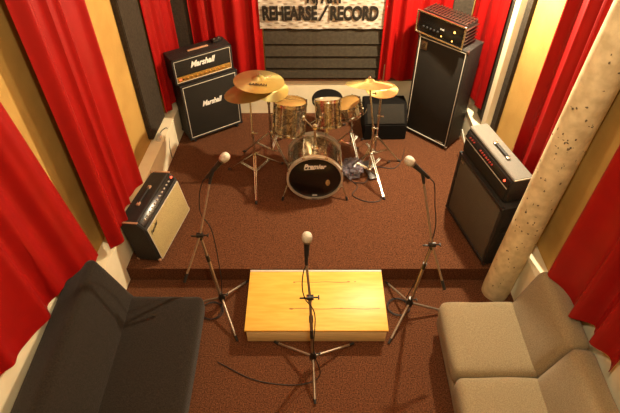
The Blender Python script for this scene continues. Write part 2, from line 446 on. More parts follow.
# charcoal sofa, runs towards the camera
t = thing('sofa', 'charcoal fabric futon sofa against the left wall', 'sofa', (-1.385, 1.48, 0))
def seam_strip(bm, p0, p1, r=.004):
    tube(bm, [p0, p1], r, 6)
bm = cushion(B(), (.17, 0, .335), (.64, 2.12, .20), .06, .012, seed=1)
seat = obj('seat', bm, 'black_fab', t)
br = math.radians(-22)
bm = cushion(B(), (-.298, 0, .595), (.235, 2.16, .58), .055, .010, rot=(0, br, 0), seed=2)
back = obj('backrest', bm, 'black_fab', t)
bm = B()
for k in range(9):
    y = -.96+.235*k
    for (za, zb) in ((.40,.84),):
        pts = []
        for i in range(9):
            z = -.20 + .42*i/8
            p = V((.108+.0105*(1-(z/.3)**2), y+.05*(i/8), z))
            p = Matrix.Translation((-.300,0,.595)) @ Euler((0,br,0)).to_matrix().to_4x4() @ p
            pts.append(p)
        tube(bm, pts, .0022, 6)
obj('stitching', bm, 'velvet', back)
bm = box(B(), (.10, 0, .20), (.62, 2.02, .07), .01)
obj('frame', bm, 'blackmetal', t)
for sx in (-.12, .36):
    for sy in (-.92, .92): obj('leg', cyl(B(), (sx, sy, 0), (sx, sy, .18), .022, 14, .03), 'blackmetal', t)

t = thing('sofa', 'beige fabric sofa with loose cushions on the right beside the column', 'sofa', (1.415, 1.45, 0))
for i, (y, ln) in enumerate(((.66,.665), (-.01,.665), (-.68,.665))):
    obj('seat_cushion', cushion(B(), (-.005, y+.04, .345), (.66, ln, .19), .065, .016, seed=3+i), 'beige', t)
    obj('back_cushion', cushion(B(), (.395, y+.04, .585), (.19, ln, .54), .07, .014, rot=(0, math.radians(14), 0), seed=8+i), 'beige', t)
obj('base', box(B(), (.05, -.01, .17), (.72, 2.10, .15), .02), 'beige', t)
for sx in (-.25, .35):
    for sy in (-.95, .95): obj('foot', cyl(B(), (sx, sy, 0), (sx, sy, .10), .022, 14, .028), 'blackmetal', t)

# ------------------------------------------------------------------ amplifiers.  Local frame: front faces -y, x along the width, origin at base centre of front
def corner_caps(t, m, w, d, h, z0):
    for sx in (-1, 1):
        for y in (0, d):
            for z in (z0, z0+h):
                obj('corner_cap', box(B(), (sx*(w/2-.012), y + (.012 if y == 0 else -.012), z+(.012 if z == z0 else -.012)), (.03,.03,.03), .008), m, t)
def frame_ring(bm, w, h, zc, y, th=.007, dep=.008):
    box(bm, (0, y, zc+h/2), (w+th, dep, th), .002); box(bm, (0, y, zc-h/2), (w+th, dep, th), .002)
    box(bm, (-w/2, y, zc), (th, dep, h-th), .002); box(bm, (w/2, y, zc), (th, dep, h-th), .002)
    return bm
def shell(bm, w, d, h, z0, wall=.02, lip=.02, bev=.008):   # box body with a recessed front
    box(bm, (0, d/2+lip/2, z0+h/2), (w, d-lip, h), bev)
    for s in (-1, 1):
        box(bm, (s*(w/2-wall/2), lip/2+.006, z0+h/2), (wall, lip+.012, h), .004)
    box(bm, (0, lip/2+.006, z0+wall/2), (w, lip+.012, wall), .004); box(bm, (0, lip/2+.006, z0+h-wall/2), (w, lip+.012, wall), .004)
    return bm
def handle(bm, c, ln, axis='x', hgt=.03):
    dx = V((1,0,0)) if axis == 'x' else V((0,1,0)); c = V(c)
    tube(bm, bez([c-dx*ln/2, c-dx*ln*.36+V((0,0,hgt)), c+dx*ln*.36+V((0,0,hgt)), c+dx*ln/2], 6), .009, 8)
    return bm

# --- guitar stack in the back left corner
RA = math.radians(32.4)
ctr = V((-1.13, 5.088, ST))
t = thing('speaker_cabinet', 'black guitar speaker cabinet lettered Marshall in the back left corner', 'speaker cabinet', ctr, RA)
W = .69
obj('body', shell(B(), W, .27, .735, .055), 'tolex', t)
obj('grille', box(B(), (0, .014, .055+.3675), (W-.05, .012, .735-.05), .003), 'grill', t)
obj('piping', frame_ring(B(), W-.055, .735-.06, .055+.3675, .006), 'piping', t, label='white piping around the grille')
corner_caps(t, 'rubber', W+.004, .27, .739, .053)
for sx in (-.28, .28):
    for y in (.04, .23):
        bm = B(); cyl(bm, (sx-.011, y, .024), (sx+.011, y, .024), .024, 16); box(bm, (sx, y, .048), (.034,.034,.014), .003)
        obj('caster', bm, 'rubber', t)
text('lettering', 'Marshall', 'letter', t, (-.01, .003, .49), (PI/2, 0, 0), .090, shear=.35, bold=.0028, sx=.78, ext=.003)
t = thing('amplifier_head', 'black amplifier head with gold control panel lettered Marshall on the left cabinet', 'amplifier', ctr+V((-.035, .0, .792)), RA)
W = .70
obj('body', shell(B(), W, .235, .30, .008), 'tolex', t)
obj('front_panel', box(B(), (0, .016, .19), (W-.06, .012, .175), .003), 'grill', t)
gp = obj('control_panel', box(B(), (0, .012, .065), (W-.06, .012, .062), .002), 'goldpanel', t, label='gold control panel')
obj('piping', frame_ring(B(), W-.05, .25, .158, .006, .006), 'piping', t)
for k in range(9):
    obj('knob', lathe(B(), [(0,0),(.011,0),(.010,.014),(.0,.014)], 14, aim((-.20+.054*k, .006, .066), (-.20+.054*k, -.02, .066))), 'goldpanel', gp)
obj('power_switch', box(B(), (-.285, .004, .066), (.022,.01,.014), .002), 'red_lit', gp, label='lit red power switch')
obj('power_switch', box(B(), (-.250, .004, .066), (.016,.008,.014), .002), 'panelblack', gp)
text('lettering', 'Marshall', 'letter', t, (-.01, .005, .203), (PI/2, 0, 0), .092, shear=.35, bold=.0030, sx=.90, ext=.003)
obj('handle', box(B(), (0, .11, .316), (.24, .026, .014), .004), 'handle', t, label='reddish strap handle')
for sx in (-.29, .29):
    for y in (.03, .2): obj('foot', cyl(B(), (sx, y, -.006), (sx, y, .010), .016, 12), 'rubber', t)
# little pedal on top
t = thing('effects_pedal', 'small black footswitch box lying on the left amplifier head', 'pedal', ctr+V((.09, .26, 1.107)), RA+.2)
obj('housing', box(B(), (0, 0, .016), (.12, .06, .030), .005), 'blackmetal', t)
obj('switch', cyl(B(), (-.03, 0, .03), (-.03, 0, .043), .007, 12), 'chrome', t)
obj('switch', cyl(B(), (.03, 0, .03), (.03, 0, .043), .007, 12), 'chrome', t)

# --- bass stack in the back right corner
RB = math.atan2(4.786-5.18, 1.593-1.173)
ctr = V((1.383, 4.985, ST))
t = thing('speaker_cabinet', 'tall black bass speaker cabinet in the back right corner', 'speaker cabinet', ctr, RB)
W = .60; H = 1.235
obj('body', shell(B(), W, .31, H, .035), 'tolex', t)
obj('grille', box(B(), (0, .014, .035+H/2), (W-.05, .012, H-.05), .003), 'grill', t)
obj('piping', frame_ring(B(), W-.045, H-.05, .035+H/2, .004, .008), 'piping', t, label='silver piping around the grille')
corner_caps(t, 'steel', W+.004, .31, H+.004, .033)
bd = obj('badge', box(B(), (-.222, .006, H-.075), (.085, .006, .10), .003), 'steel', t, label='square metal badge')
text('lettering', 'B', 'blackmetal', bd, (-.222, .0015, H-.07), (PI/2,0,0), .06, shear=.3, ext=.001)
obj('badge', box(B(), (.19, .005, .075), (.10, .006, .020), .002), 'steel', t, label='thin badge low on the grille')
for sx in (-.24, .24):
    for y in (.04, .27): obj('foot', cyl(B(), (sx, y, 0), (sx, y, .04), .022, 14), 'rubber', t)
t = thing('amplifier_head', 'chrome-framed bass amplifier head with vented top on the tall cabinet', 'amplifier', ctr+V((-.05, .04, H+.038)), RB-.05)
W = .58; H2 = .225
bm = box(B(), (0, .14, .016+H2/2), (W-.05, .25, H2-.03), .005)
obj('chassis', bm, 'blackmetal', t)
fp = obj('front_panel', box(B(), (0, .008, .012+H2/2), (W-.03, .014, H2-.02), .004), 'panelblack', t)
text('lettering', 'BASS', 'letter', fp, (.03, -.001, .13), (PI/2,0,0), .022, ext=.001)
bm = B()
for (a, b2, r) in (((-W/2,0,.012),(W/2,0,.012),.011), ((-W/2,0,.012+H2),(W/2,0,.012+H2),.011), ((-W/2,0,.012),(-W/2,0,.012+H2),.011), ((W/2,0,.012),(W/2,0,.012+H2),.011)): cyl(bm, a, b2, r, 10)
for sx in (-1, 1):
    for sz in (.012, .012+H2): sph(bm, (sx*W/2, 0, sz), .0125, n=10)
obj('bezel', bm, 'chrome', t, label='polished rounded front frame')
bm = B()
for k in range(15): box(bm, (-.25+.0357*k, .15, .012+H2+.006), (.013, .22, .010), .002)
for k in range(4): box(bm, (0, .06+.06*k, .012+H2+.0005), (.54, .010, .008), .002)
obj('vent_grille', bm, 'steel', t)
bm = B()
for k in range(5): box(bm, (W/2-.012, .15, .04+.038*k), (.024, .22, .012), .003)
obj('side_fin', bm, 'steel', t)
for (x, z, m, r) in ((.175,.150,'amber_lit',.013), (.03,.058,'amber_lit',.007), (.165,.052,'amber_lit',.007)):
    obj('pilot_light', lathe(B(), [(0,0),(r,0),(r*.6,.008),(0,.01)], 14, aim((x, .002, z), (x, -.1, z))), m, t)
for k in range(5): obj('knob', lathe(B(), [(0,0),(.012,0),(.010,.014),(0,.014)], 14, aim((-.20+.045*k, .002, .09), (-.20+.045*k, -.1, .09))), 'rubber', t)
for sx in (-.2, .2): obj('foot', box(B(), (sx, .14, .010), (.04, .2, .018), .003), 'rubber', t)

# --- combo by the left wall
a0, a1 = V((-1.30, 3.80, ST)), V((-1.455, 3.105, ST))
mid = (a0+a1)/2; RZ = math.atan2(a0.y-a1.y, a0.x-a1.x)
t = thing('combo_amplifier', 'black combo amplifier with tan grille cloth leaning back by the left wall', 'amplifier', mid + V((.045, -.02, 0)), RZ)
W = .715; TL = math.radians(-9); H = .50
def tl(bm):                      # lean the amplifier back about its rear lower edge
    xf(bm, bm.verts[:], Matrix.Translation((0, .0, .035)) @ Matrix.Rotation(TL, 4, 'X')); return bm
body = B()
extr_x(body, [(0,0),(.25,0),(.25,H),(.055,H),(.0,H-.075)], -W/2, W/2)
bmesh.ops.bevel(body, geom=body.edges[:], offset=.009, segments=3, affect='EDGES')
obj('body', tl(body), 'tolex', t)
gr = obj('grille', tl(box(B(), (0, -.005, .205), (W-.05, .016, .385), .004)), 'wheat', t, label='tan woven grille cloth')
obj('piping', tl(frame_ring(B(), W-.045, .39, .205, -.008, .006)), 'piping', t)
cp = B(); box(cp, (0, .0265, H-.0345), (W-.05, .006, .080), .002, rot=(math.radians(-36.3),0,0)); cpo = obj('control_panel', tl(cp), 'panelblack', t)
pn = V((0, -.806, .592))
for k in range(11):
    p = V((-.27+.052*k, .0265, H-.0345)) + pn*.003
    obj('knob', tl(lathe(B(), [(0,0),(.009,0),(.006,.014),(0,.014)], 12, aim(p, p+pn))), 'piping', cpo)
p = V((.315, .0265, H-.0345)) + pn*.003
obj('pilot_light', tl(lathe(B(), [(0,0),(.012,0),(.007,.010),(0,.012)], 12, aim(p, p+pn))), 'red_lit', cpo)
hb = B(); tube(hb, [(-.11,.15,H+.014), (.11,.15,H+.014)], .010, 8)
hd = obj('handle', tl(hb), 'rubber', t)
for sx in (-.115, .115): obj('handle_bracket', tl(box(B(), (sx, .15, H+.010), (.045,.032,.020), .006)), 'handle', hd, label='copper-coloured bracket')
lt = text('lettering', 'Fender', 'blackmetal', t, (0,0,0), (0,0,0), .055, shear=.4, bold=.001, sx=.9, ext=.001)
lt.matrix_local = Matrix.Translation((0,0,.035)) @ Matrix.Rotation(TL,4,'X') @ Matrix.Translation((-.25, -.0145, .345)) @ Matrix.Rotation(PI/2,4,'X') @ Matrix.Rotation(.25,4,'Z')
for sx in (-1,1):
    for c_ in ((sx*(W/2-.010), .012, .012), (sx*(W/2-.010), .240, .012), (sx*(W/2-.010), .240, H-.010)): obj('corner_cap', tl(box(B(), c_, (.03,.03,.03), .008)), 'handle', t)
    obj('edge_band', tl(box(B(), (sx*(W/2-.006), .13, H), (.02,.17,.008), .002)), 'handle', t, label='copper-coloured band along the side edge')
for sx in (-.30, .30):
    obj('foot', cyl(B(), (sx, .03, -.0), (sx, .03, .040), .016, 12), 'rubber', t)
    obj('foot', cyl(B(), (sx, .22, -.0), (sx, .22, .020), .016, 12), 'rubber', t)

# --- right cabinet and head
b0, b1 = V((1.425, 3.81, ST)), V((1.62, 3.055, ST))
mid = (b0+b1)/2; RC = math.atan2(b1.y-b0.y, b1.x-b0.x)
t = thing('speaker_cabinet', 'black speaker cabinet with grey grille under the grey-topped head by the right wall', 'speaker cabinet', mid, RC)
W = .81; H = .735
obj('body', shell(B(), W, .235, H, .03, wall=.035), 'tolex', t)
obj('grille', box(B(), (0, .016, .03+H/2), (W-.07, .014, H-.07), .004), 'greygrill', t, label='dark grey woven grille cloth')
corner_caps(t, 'rubber', W+.004, .235, H+.004, .028)
obj('badge', box(B(), (-.33, .006, .03+H-.075), (.05,.006,.014), .002), 'steel', t)
obj('side_handle', box(B(), (W/2+.004, .12, .48), (.008,.13,.06), .003), 'blackmetal', t)
for sx in (-.33, .33):
    for y in (.04, .2): obj('foot', cyl(B(), (sx, y, 0), (sx, y, .035), .018, 12), 'rubber', t)
t = thing('amplifier_head', 'amplifier head with grey top and red-knobbed panel on the right cabinet', 'amplifier', mid + V((.015, .045, .03+H+.003)), RC+.01)
W = .77; H = .265
bm = B(); extr_x(bm, [(.012,.012),(.225,.012),(.225,H-.03),(.195,H-.004),(.045,H-.004),(.012,H-.05)], -W/2+.004, W/2-.004)
bmesh.ops.bevel(bm, geom=bm.edges[:], offset=.006, segments=2, affect='EDGES')
obj('body', bm, 'tolex', t)
bm = B(); extr_x(bm, [(.030,H-.018),(.228,H-.03),(.228,H-.024),(.200,H+.004),(.040,H+.004),(.030,H-.006)], -W/2, W/2)
bmesh.ops.bevel(bm, geom=bm.edges[:], offset=.004, segments=2, affect='EDGES')
obj('top_cover', bm, 'greytop', t, label='worn grey vinyl top')
obj('grille', box(B(), (0, .008, .085), (W-.05, .012, .13), .003), 'grill', t)
cpo = obj('control_panel', box(B(), (0, .012, .200), (W-.035, .012, .066), .002, rot=(math.radians(-22),0,0)), 'panelblack', t)
for k in range(3): obj('knob', lathe(B(), [(0,0),(.008,0),(.006,.012),(0,.012)], 12, aim((-.29+.035*k, .003, .204), (-.29+.035*k, -.02, .214))), 'red_led', cpo)
for k in range(7): obj('knob', lathe(B(), [(0,0),(.009,0),(.007,.013),(0,.013)], 12, aim((-.10+.033*k, .003, .204), (-.10+.033*k, -.02, .214))), 'red_led', cpo)
obj('pilot_light', lathe(B(), [(0,0),(.011,0),(.007,.01),(0,.011)], 12, aim((.305, .003, .204), (.305, -.02, .214))), 'red_lit', cpo)
obj('trim_strip', box(B(), (0, -.001, .160), (W-.04, .006, .006), .001), 'piping', t, label='thin white line under the controls')
hd = obj('handle', box(B(), (0.02, .12, H+.020), (.19, .028, .012), .004), 'rubber', t)
for sx in (-.085, .125): obj('handle_bracket', box(B(), (sx, .12, H+.014), (.035,.036,.018), .005), 'chrome', hd, label='chrome bracket')
obj('edge_band', box(B(), (W/2+.002, .125, H-.004), (.006,.19,.010), .002), 'piping', t, label='pale edge band')
for sx in (-.28, .28):
    for y in (.04, .2): obj('foot', cyl(B(), (sx, y, 0), (sx, y, .014), .014, 12), 'rubber', t)

# --- floor wedge behind the drums
t = thing('stage_monitor', 'black sloped stage monitor on the floor between drums and tall bass cabinet', 'speaker', (.90, 4.995, ST), math.radians(1))
bm = B(); extr_x(bm, [(0,0),(.40,0),(.40,.37),(.19,.40),(0,.22)], -.255, .255)
bmesh.ops.bevel(bm, geom=bm.edges[:], offset=.010, segments=2, affect='EDGES')
obj('body', bm, 'velvet', t)
sa = math.atan2(.18, .19)
obj('grille', box(B(), (0, .092, .313), (.44, .235, .010), .004, rot=(sa,0,0)), 'grill', t)
bm = B(); tube(bm, bez([(.259,.12,.21),(.272,.12,.22),(.272,.22,.22),(.259,.22,.21)], 5), .006, 8)
obj('side_handle', bm, 'steel', t)

# ------------------------------------------------------------------ drum kit
def lug(bm, p, out, up, ln=.05):     # a chrome lug with its tension rod
    p, out, up = V(p), V(out), V(up)
    cyl(bm, p-up*ln*.4+out*.010, p+up*ln*.4+out*.010, .010, 8)
    return bm
def drum(t, m4, r, h, nl=6, head='head', shellm='oyster', wing=True, bottom=True):
    """shell axis local z, top head at z=h; parts parented to t, transformed by m4"""
    def P(name, bm, mm, par=t, **k): xf(bm, bm.verts[:], m4); return obj(name, bm, mm, par, **k)
    P('shell', lathe(B(), [(r,0),(r,h),(r-.008,h),(r-.008,0),(r,0)], 40, cap=False), shellm)
    P('drumhead', lathe(B(), [(0,h+.006),(r-.012,h+.006),(r-.002,h+.002),(r-.002,h-.004),(0,h-.003)], 40, cap=False), head)
    if bottom: P('drumhead', lathe(B(), [(0,-.006),(r-.012,-.006),(r-.002,-.002),(r-.002,.004),(0,.003)], 40, cap=False), 'head')
    for z, s in ((h, 1), (0, -1)):
        P('hoop', lathe(B(), [(r+.002,z-s*.016),(r+.010,z-s*.016),(r+.007,z-s*.004),(r+.007,z+s*.014),(r+.001,z+s*.014),(r+.002,z-s*.016)], 40, cap=False), 'chrome')
    for k in range(nl):
        a = 2*PI*(k+.5)/nl; d = V((math.cos(a), math.sin(a), 0))
        bm = B()
        for z in (h*.27, h*.73):
            box(bm, tuple(d*(r+.008)+V((0,0,z))), (.022,.014,min(.05,h*.22)), .005, rot=(0,0,a+PI/2))
        cyl(bm, d*(r+.014)+V((0,0,-.008)), d*(r+.014)+V((0,0,h+.008)), .0035, 6)
        for z in (-.008, h+.008): cyl(bm, d*(r+.014)+V((0,0,z-.006)), d*(r+.014)+V((0,0,z+.006)), .007, 8)
        P('lug', bm, 'chrome')
# bass drum (axis along y, front at y=3.96)
t = thing('bass_drum', 'champagne pearl bass drum with black front head at the middle of the kit', 'drum', (.05, 3.965, ST))
R = .272; rz = R+.022; D = .40
m4 = Matrix.Translation((0,0,rz)) @ Matrix.Rotation(-PI/2, 4, 'X')    # local z -> +y
def P(name, bm, mm, par=t, **k): xf(bm, bm.verts[:], m4); return obj(name, bm, mm, par, **k)
P('shell', lathe(B(), [(R,.02),(R,D-.02),(R-.01,D-.02),(R-.01,.02),(R,.02)], 56, cap=False), 'oyster')
fh = P('front_head', lathe(B(), [(0,-.004),(R-.012,-.004),(R,.004),(R,.010),(0,.004)], 56, cap=False), 'blackhead', label='black front head')
P('rear_head', lathe(B(), [(0,D+.004),(R-.012,D+.004),(R,D-.004),(R,D-.010),(0,D-.004)], 56, cap=False), 'head')
for z in (0, D):
    s = -1 if z == 0 else 1
    P('hoop', lathe(B(), [(R+.001,z-s*.03),(R+.020,z-s*.03),(R+.020,z+s*.014),(R-.003,z+s*.014),(R-.003,z+s*.004),(R+.001,z-s*.03)], 56, cap=False), 'hoop')
for k in range(8):
    a = 2*PI*(k+.5)/8; d = V((math.cos(a), math.sin(a), 0)); bm = B()
    for z in (.11, D-.11): box(bm, tuple(d*(R+.010)+V((0,0,z))), (.026,.018,.06), .006, rot=(0,0,a+PI/2))
    cyl(bm, d*(R+.026)+V((0,0,-.004)), d*(R+.026)+V((0,0,D+.004)), .004, 6)
    for z in (-.010, D+.010): box(bm, tuple(d*(R+.024)+V((0,0,z))), (.034,.014,.010), .003, rot=(0,0,a+PI/2))
    P('lug', bm, 'chrome')
text('lettering', 'Premier', 'letter', fh, (-.005, -.010, rz+.165), (PI/2,0,0), .078, shear=.3, bold=.0030, sx=.86, ext=.002)
obj('lettering_underline', box(B(), (-.055, -.011, rz+.132), (.11,.003,.008), .001, rot=(0,-.08,0)), 'letter', fh)
lathe_p = lathe(B(), [(0,0),(1,0),(.9,.004),(0,.004)], 24, Matrix.Translation((.135, -.005, rz-.055)) @ Matrix.Rotation(PI/2,4,'X') @ Matrix.Diagonal((.024,.042,1,1)))
obj('port_hole', lathe_p, 'hole', fh, label='small tan oval patch')
obj('badge', box(B(), (.0, -.006, rz-.232), (.05,.004,.013), .002), 'letter', fh)
obj('badge', box(B(), (0, -.016, rz-R-.006), (.06,.006,.016), .002), 'steel', t)
for sx in (-1, 1):
    bm = B(); q = V((sx*(R+.01)*.94, .08, rz-.08)); e = V((sx*(R+.075), -.02, .012))
    tube(bm, [q+V((0,0,.03)), q, e], .0075, 8); box(bm, tuple(q), (.035,.045,.05), .008)
    sg = obj('spur', bm, 'chrome', t)
    obj('rubber_tip', cyl(B(), e+V((0,0,-.010)), e+V((-.012*sx,.012,.03)), .012, 10), 'rubber', sg)
# tom mount post on top of the shell
bm = B(); box(bm, (0, .15, rz+R+.012), (.07,.06,.024), .006); cyl(bm, (0,.15,rz+R), (0,.15,rz+R+.30), .013, 12)
box(bm, (0,.15,rz+R+.055), (.035,.035,.04), .006); box(bm, (0,.15,rz+R+.26), (.05,.05,.06), .010)
obj('tom_mount', bm, 'chrome', t)
bm = B()
for sx, ex in ((-1, -.115), (1, .055)):
    tube(bm, [(sx*.02,.15,rz+R+.26), (ex,.33,rz+R+.245)], .009, 10); box(bm, (ex,.33,rz+R+.245), (.03,.05,.05), .008)
obj('tom_arm', bm, 'chrome', t)
bm = B(); cyl(bm, (0,D+.02,.05), (0,D+.02,.30), .006); box(bm, (0,D+.17,.020), (.08,.27,.012), .004, rot=(math.radians(8),0,0)); box(bm, (0,D+.03,.02), (.12,.06,.03), .006); sph(bm, (0,D+.028,.32), .022, n=12)
obj('kick_pedal', bm, 'steel', t)
# rack toms
def tilt(c, ax, ay): return Matrix.Translation(c) @ Euler((ax, ay, 0)).to_matrix().to_4x4()
t = thing('tom_drum', 'larger champagne pearl tom on the left, mounted above the bass drum', 'drum', (-.225, 4.42, .73))
drum(t, tilt((0,0,0), math.radians(-14), math.radians(4)), .168, .320, 8, 'tomhead')
t = thing('tom_drum', 'smaller champagne pearl tom on the right, mounted above the bass drum', 'drum', (.195, 4.42, .80))
drum(t, tilt((0,0,0), math.radians(-25), math.radians(-3)), .135, .265, 6, 'head')
# snare on its stand
t = thing('snare_drum', 'chrome snare drum with pale head at the right of the kit, tilted on its stand', 'drum', (.455, 4.80, .69))
drum(t, tilt((0,0,0), math.radians(-3), math.radians(-18)), .140, .13, 8, 'tomhead', 'chrome')

def tripod(t, base, hz, L, legs, r=.009, double=True, m='chrome', hubr=.018, foot='rubber'):
    """legs from a hub collar at height hz down to feet; lower braces back to the pole"""
    base = V(base)
    for a, ll in legs:
        d = V((math.cos(a), math.sin(a), 0)); s = V((-d.y, d.x, 0))*(.011 if double else 0)
        bm = B(); top = base+V((0,0,hz))+d*.016; ft = base+d*ll+V((0,0,.014))
        for q in ((s, -s) if double else (s,)):
            tube(bm, [top+q, ft+q*.6], r*(.55 if double else 1), 8)
        mid_ = top.lerp(ft, .52); lo = base+V((0,0,hz*.32))+d*.012
        for q in ((s, -s) if double else (s,)): tube(bm, [mid_+q*.8, lo+q*.8], r*.5, 8)
        o = obj('leg', bm, m, t)
        b2 = B(); tube(b2, [ft-d*.012+V((0,0,.006)), ft+d*.022-V((0,0,.004))], .0125, 10)
        obj('rubber_foot', b2, foot, o)
    bm = B(); box(bm, tuple(base+V((0,0,hz))), (.045,.045,.04), .010); box(bm, tuple(base+V((0,0,hz*.32))), (.036,.036,.024), .008)
    obj('collar', bm, 'blackmetal' if not double else m, t)
def wingnut(bm, c, d=(1,0,0), r=.016):
    c, d = V(c), V(d); cyl(bm, c, c+d*.03, .006, 8); box(bm, tuple(c+d*.036), (.012,.034,.014), .004); return bm
# snare stand
t = thing('snare_stand', 'chrome tripod stand carrying the snare drum', 'stand', (.475, 4.80, ST))
tripod(t, (0,0,0), .26, .3, [(-PI/2+.35,.24), (PI/6+.35,.24), (5*PI/6+.35,.24)], .009)
obj('pole', cyl(B(), (0,0,.07), (0,0,.44), .012), 'chrome', t)
bm = B()
for k in range(3):
    a = k*2*PI/3+.5; d = V((math.cos(a), math.sin(a), 0))
    tube(bm, bez([V((0,0,.43)), d*.09+V((0,0,.44)), d*.175+V((0,0,.468)), d*.19+V((0,0,.52))], 5), .006, 8)
obj('basket', bm, 'chrome', t)

def cymbal(name, label, c, r, ax, ay, logo=None, group=None, cup=.028):
    t = thing(name, label, 'cymbal', c)
    t.rotation_euler = (ax, ay, 0)
    rr = r
    prof = [(.006,.034),(.02,.036),(.04,.028),(.058,.010),(.075,.004),(rr*.6,-.006),(rr,-.022),(rr,-.0235),(rr*.6,-.0078),(.075,.0022),(.058,.0080),(.04,.026),(.02,.034),(.006,.032),(.006,.034)]
    obj('bronze_disc', lathe(B(), prof, 64, cap=False), 'cymbal', t)
    bm = B(); lathe(bm, [(.0,.062),(.010,.060),(.012,.052),(.018,.050),(.018,.040),(.010,.037),(0,.037)], 14)
    obj('wing_nut', bm, 'chrome', t)
    if logo:
        text('lettering', logo, 'blackmetal', t, (0, -.115, .0035), (math.radians(4),0,0), .05, bold=.0012, ext=.0006)
    return t
# left cymbals and stands
cymbal('cymbal', 'topmost cymbal at the left of the kit, lettered, over the lower ride', (-.488, 4.34, 1.40), .245, math.radians(-5), math.radians(4), 'SABIAN')
cymbal('cymbal', 'lower left ride cymbal tipped towards the guitar stack', (-.590, 4.33, 1.295), .250, math.radians(-7), math.radians(-9))
cymbal('cymbal', 'small splash cymbal half hidden under the left cymbals', (-.39, 4.60, 1.13), .17, math.radians(10), math.radians(2))
cymbal('cymbal', 'large crash cymbal at the right of the kit', (.572, 4.34, 1.365), .228, math.radians(-20), math.radians(2))

t = thing('cymbal_stand', 'chrome tripod cymbal stand nearest the camera at the left of the drums', 'stand', (-.595, 4.30, ST))
tripod(t, (0,0,0), .34, .4, [(-PI/2+.06,.40), (PI-.42,.34), (.72,.36)], .010)
obj('pole', cyl(B(), (0,0,.10), (0,.0,.62), .0125), 'chrome', t)
obj('upper_pole', cyl(B(), (0,0,.6), (.005,.030,1.12), .009), 'chrome', t)
obj('clamp', box(B(), (0,0,.62), (.034,.034,.04), .008), 'chrome', t)
for q in ((.01,0,.62), (.01,0,.36), ): obj('wing_nut', wingnut(B(), q), 'chrome', t)
t = thing('cymbal_stand', 'chrome tripod cymbal stand behind the front one at the left of the drums', 'stand', (-.44, 4.66, ST))
tripod(t, (0,0,0), .36, .4, [(-PI/2+.75,.30), (PI-.30,.34), (1.3,.36)], .010)
obj('pole', cyl(B(), (0,0,.11), (0,0,.78), .0125), 'chrome', t)
bm = B(); tube(bm, [(0,0,.76), (.055,-.045,.98), (.125,-.10,1.14), (.05,-.25,1.215), (-.048,-.320,1.232)], .008, 8); 
obj('boom', bm, 'chrome', t)
obj('clamp', box(B(), (0,0,.76), (.034,.034,.05), .008), 'chrome', t)
for q in ((.01,0,.60), ): obj('wing_nut', wingnut(B(), q), 'chrome', t)
# right crash stand and hi-hat
t = thing('cymbal_stand', 'chrome tripod cymbal stand under the crash at the right of the drums', 'stand', (.655, 4.33, ST))
tripod(t, (0,0,0), .33, .4, [(-PI/2+.36,.385), (PI-.3,.28), (.75,.34)], .010)
obj('pole', cyl(B(), (0,0,.10), (0,0,.66), .0125), 'chrome', t)
obj('upper_pole', cyl(B(), (0,0,.65), (-.083,.01,1.19), .009), 'chrome', t)
obj('clamp', box(B(), (0,0,.66), (.034,.034,.04), .008), 'chrome', t)
for q in ((.01,0,.66), (-.05,0,1.08), (.01,0,.35), ): obj('wing_nut', wingnut(B(), q), 'chrome', t)
t = thing('hi_hat', 'hi-hat with closed bronze cymbals on its tripod stand at the right of the kit', 'hi-hat', (.745, 4.63, ST))
tripod(t, (0,0,0), .32, .4, [(-.15,.28), (PI-.8,.26), (PI+.75,.26)], .010)
obj('pole', cyl(B(), (0,0,.10), (0,0,.88), .012), 'chrome', t)
obj('pull_rod', cyl(B(), (0,0,.86), (0,0,1.22), .004, 8), 'steel', t)
for nm, s in (('bottom_cymbal', -1), ('top_cymbal', 1)):
    zb = .93 + (.006 if s > 0 else 0)
    rr = .168
    prof = [(.006,.036),(.03,.032),(.05,.016),(.065,.012),(rr,0),(rr,-.0015),(.065,.010),(.05,.014),(.03,.030),(.006,.034),(.006,.036)]
    obj(nm, lathe(B(), [(a, zb+s*b2) for a, b2 in prof], 56, cap=False), 'cymbal', t)
bm = B(); lathe(bm, [(0,.965),(.012,.965),(.014,.99),(.008,1.01),(0,1.01)], 12); wingnut(bm, (.008,0,.99))
obj('clutch', bm, 'chrome', t)
pd = obj('footboard', box(B(), (-.08, -.24, .045), (.085,.27,.010), .004, rot=(math.radians(9),0,.3)), 'blackmetal', t)
bm = B(); box(bm, (-.045,-.12,.02), (.10,.05,.03), .006); obj('pedal_hinge', bm, 'blackmetal', pd)
obj('clamp', box(B(), (0,0,.60), (.034,.034,.04), .008), 'chrome', t)
for q in ((.01,0,.60), ): obj('wing_nut', wingnut(B(), q), 'chrome', t)
# crumpled clear film lying by the pedal
bm = B(); bmesh.ops.create_icosphere(bm, subdivisions=4, radius=1.)
for v in bm.verts:
    n_ = noise.noise(v.co*2.2)+.5*noise.noise(v.co*5+V((3,1,0)))
    v.co = V((v.co.x*.115, v.co.y*.15, v.co.z*.055))*(1+.55*n_) 
    v.co.z = max(-.045, v.co.z)
o = tag(obj('plastic_bag', bm, 'plastic'), 'crumpled translucent bag on the stage between bass drum and hi-hat', 'bag'); o.location = (.47, 4.42, ST+.047)
# throne
t = thing('drum_throne', 'round black drum stool behind the smaller tom', 'stool', (.205, 5.16, ST))
obj('seat', lathe(B(), [(0,.425),(.155,.425),(.180,.44),(.185,.475),(.172,.502),(.12,.512),(0,.514)], 40), 'velvet', t)
obj('pole', cyl(B(), (0,0,.12), (0,0,.44), .016), 'chrome', t)
tripod(t, (0,0,0), .26, .3, [(-PI/2,.25), (PI/6,.25), (5*PI/6,.25)], .010)

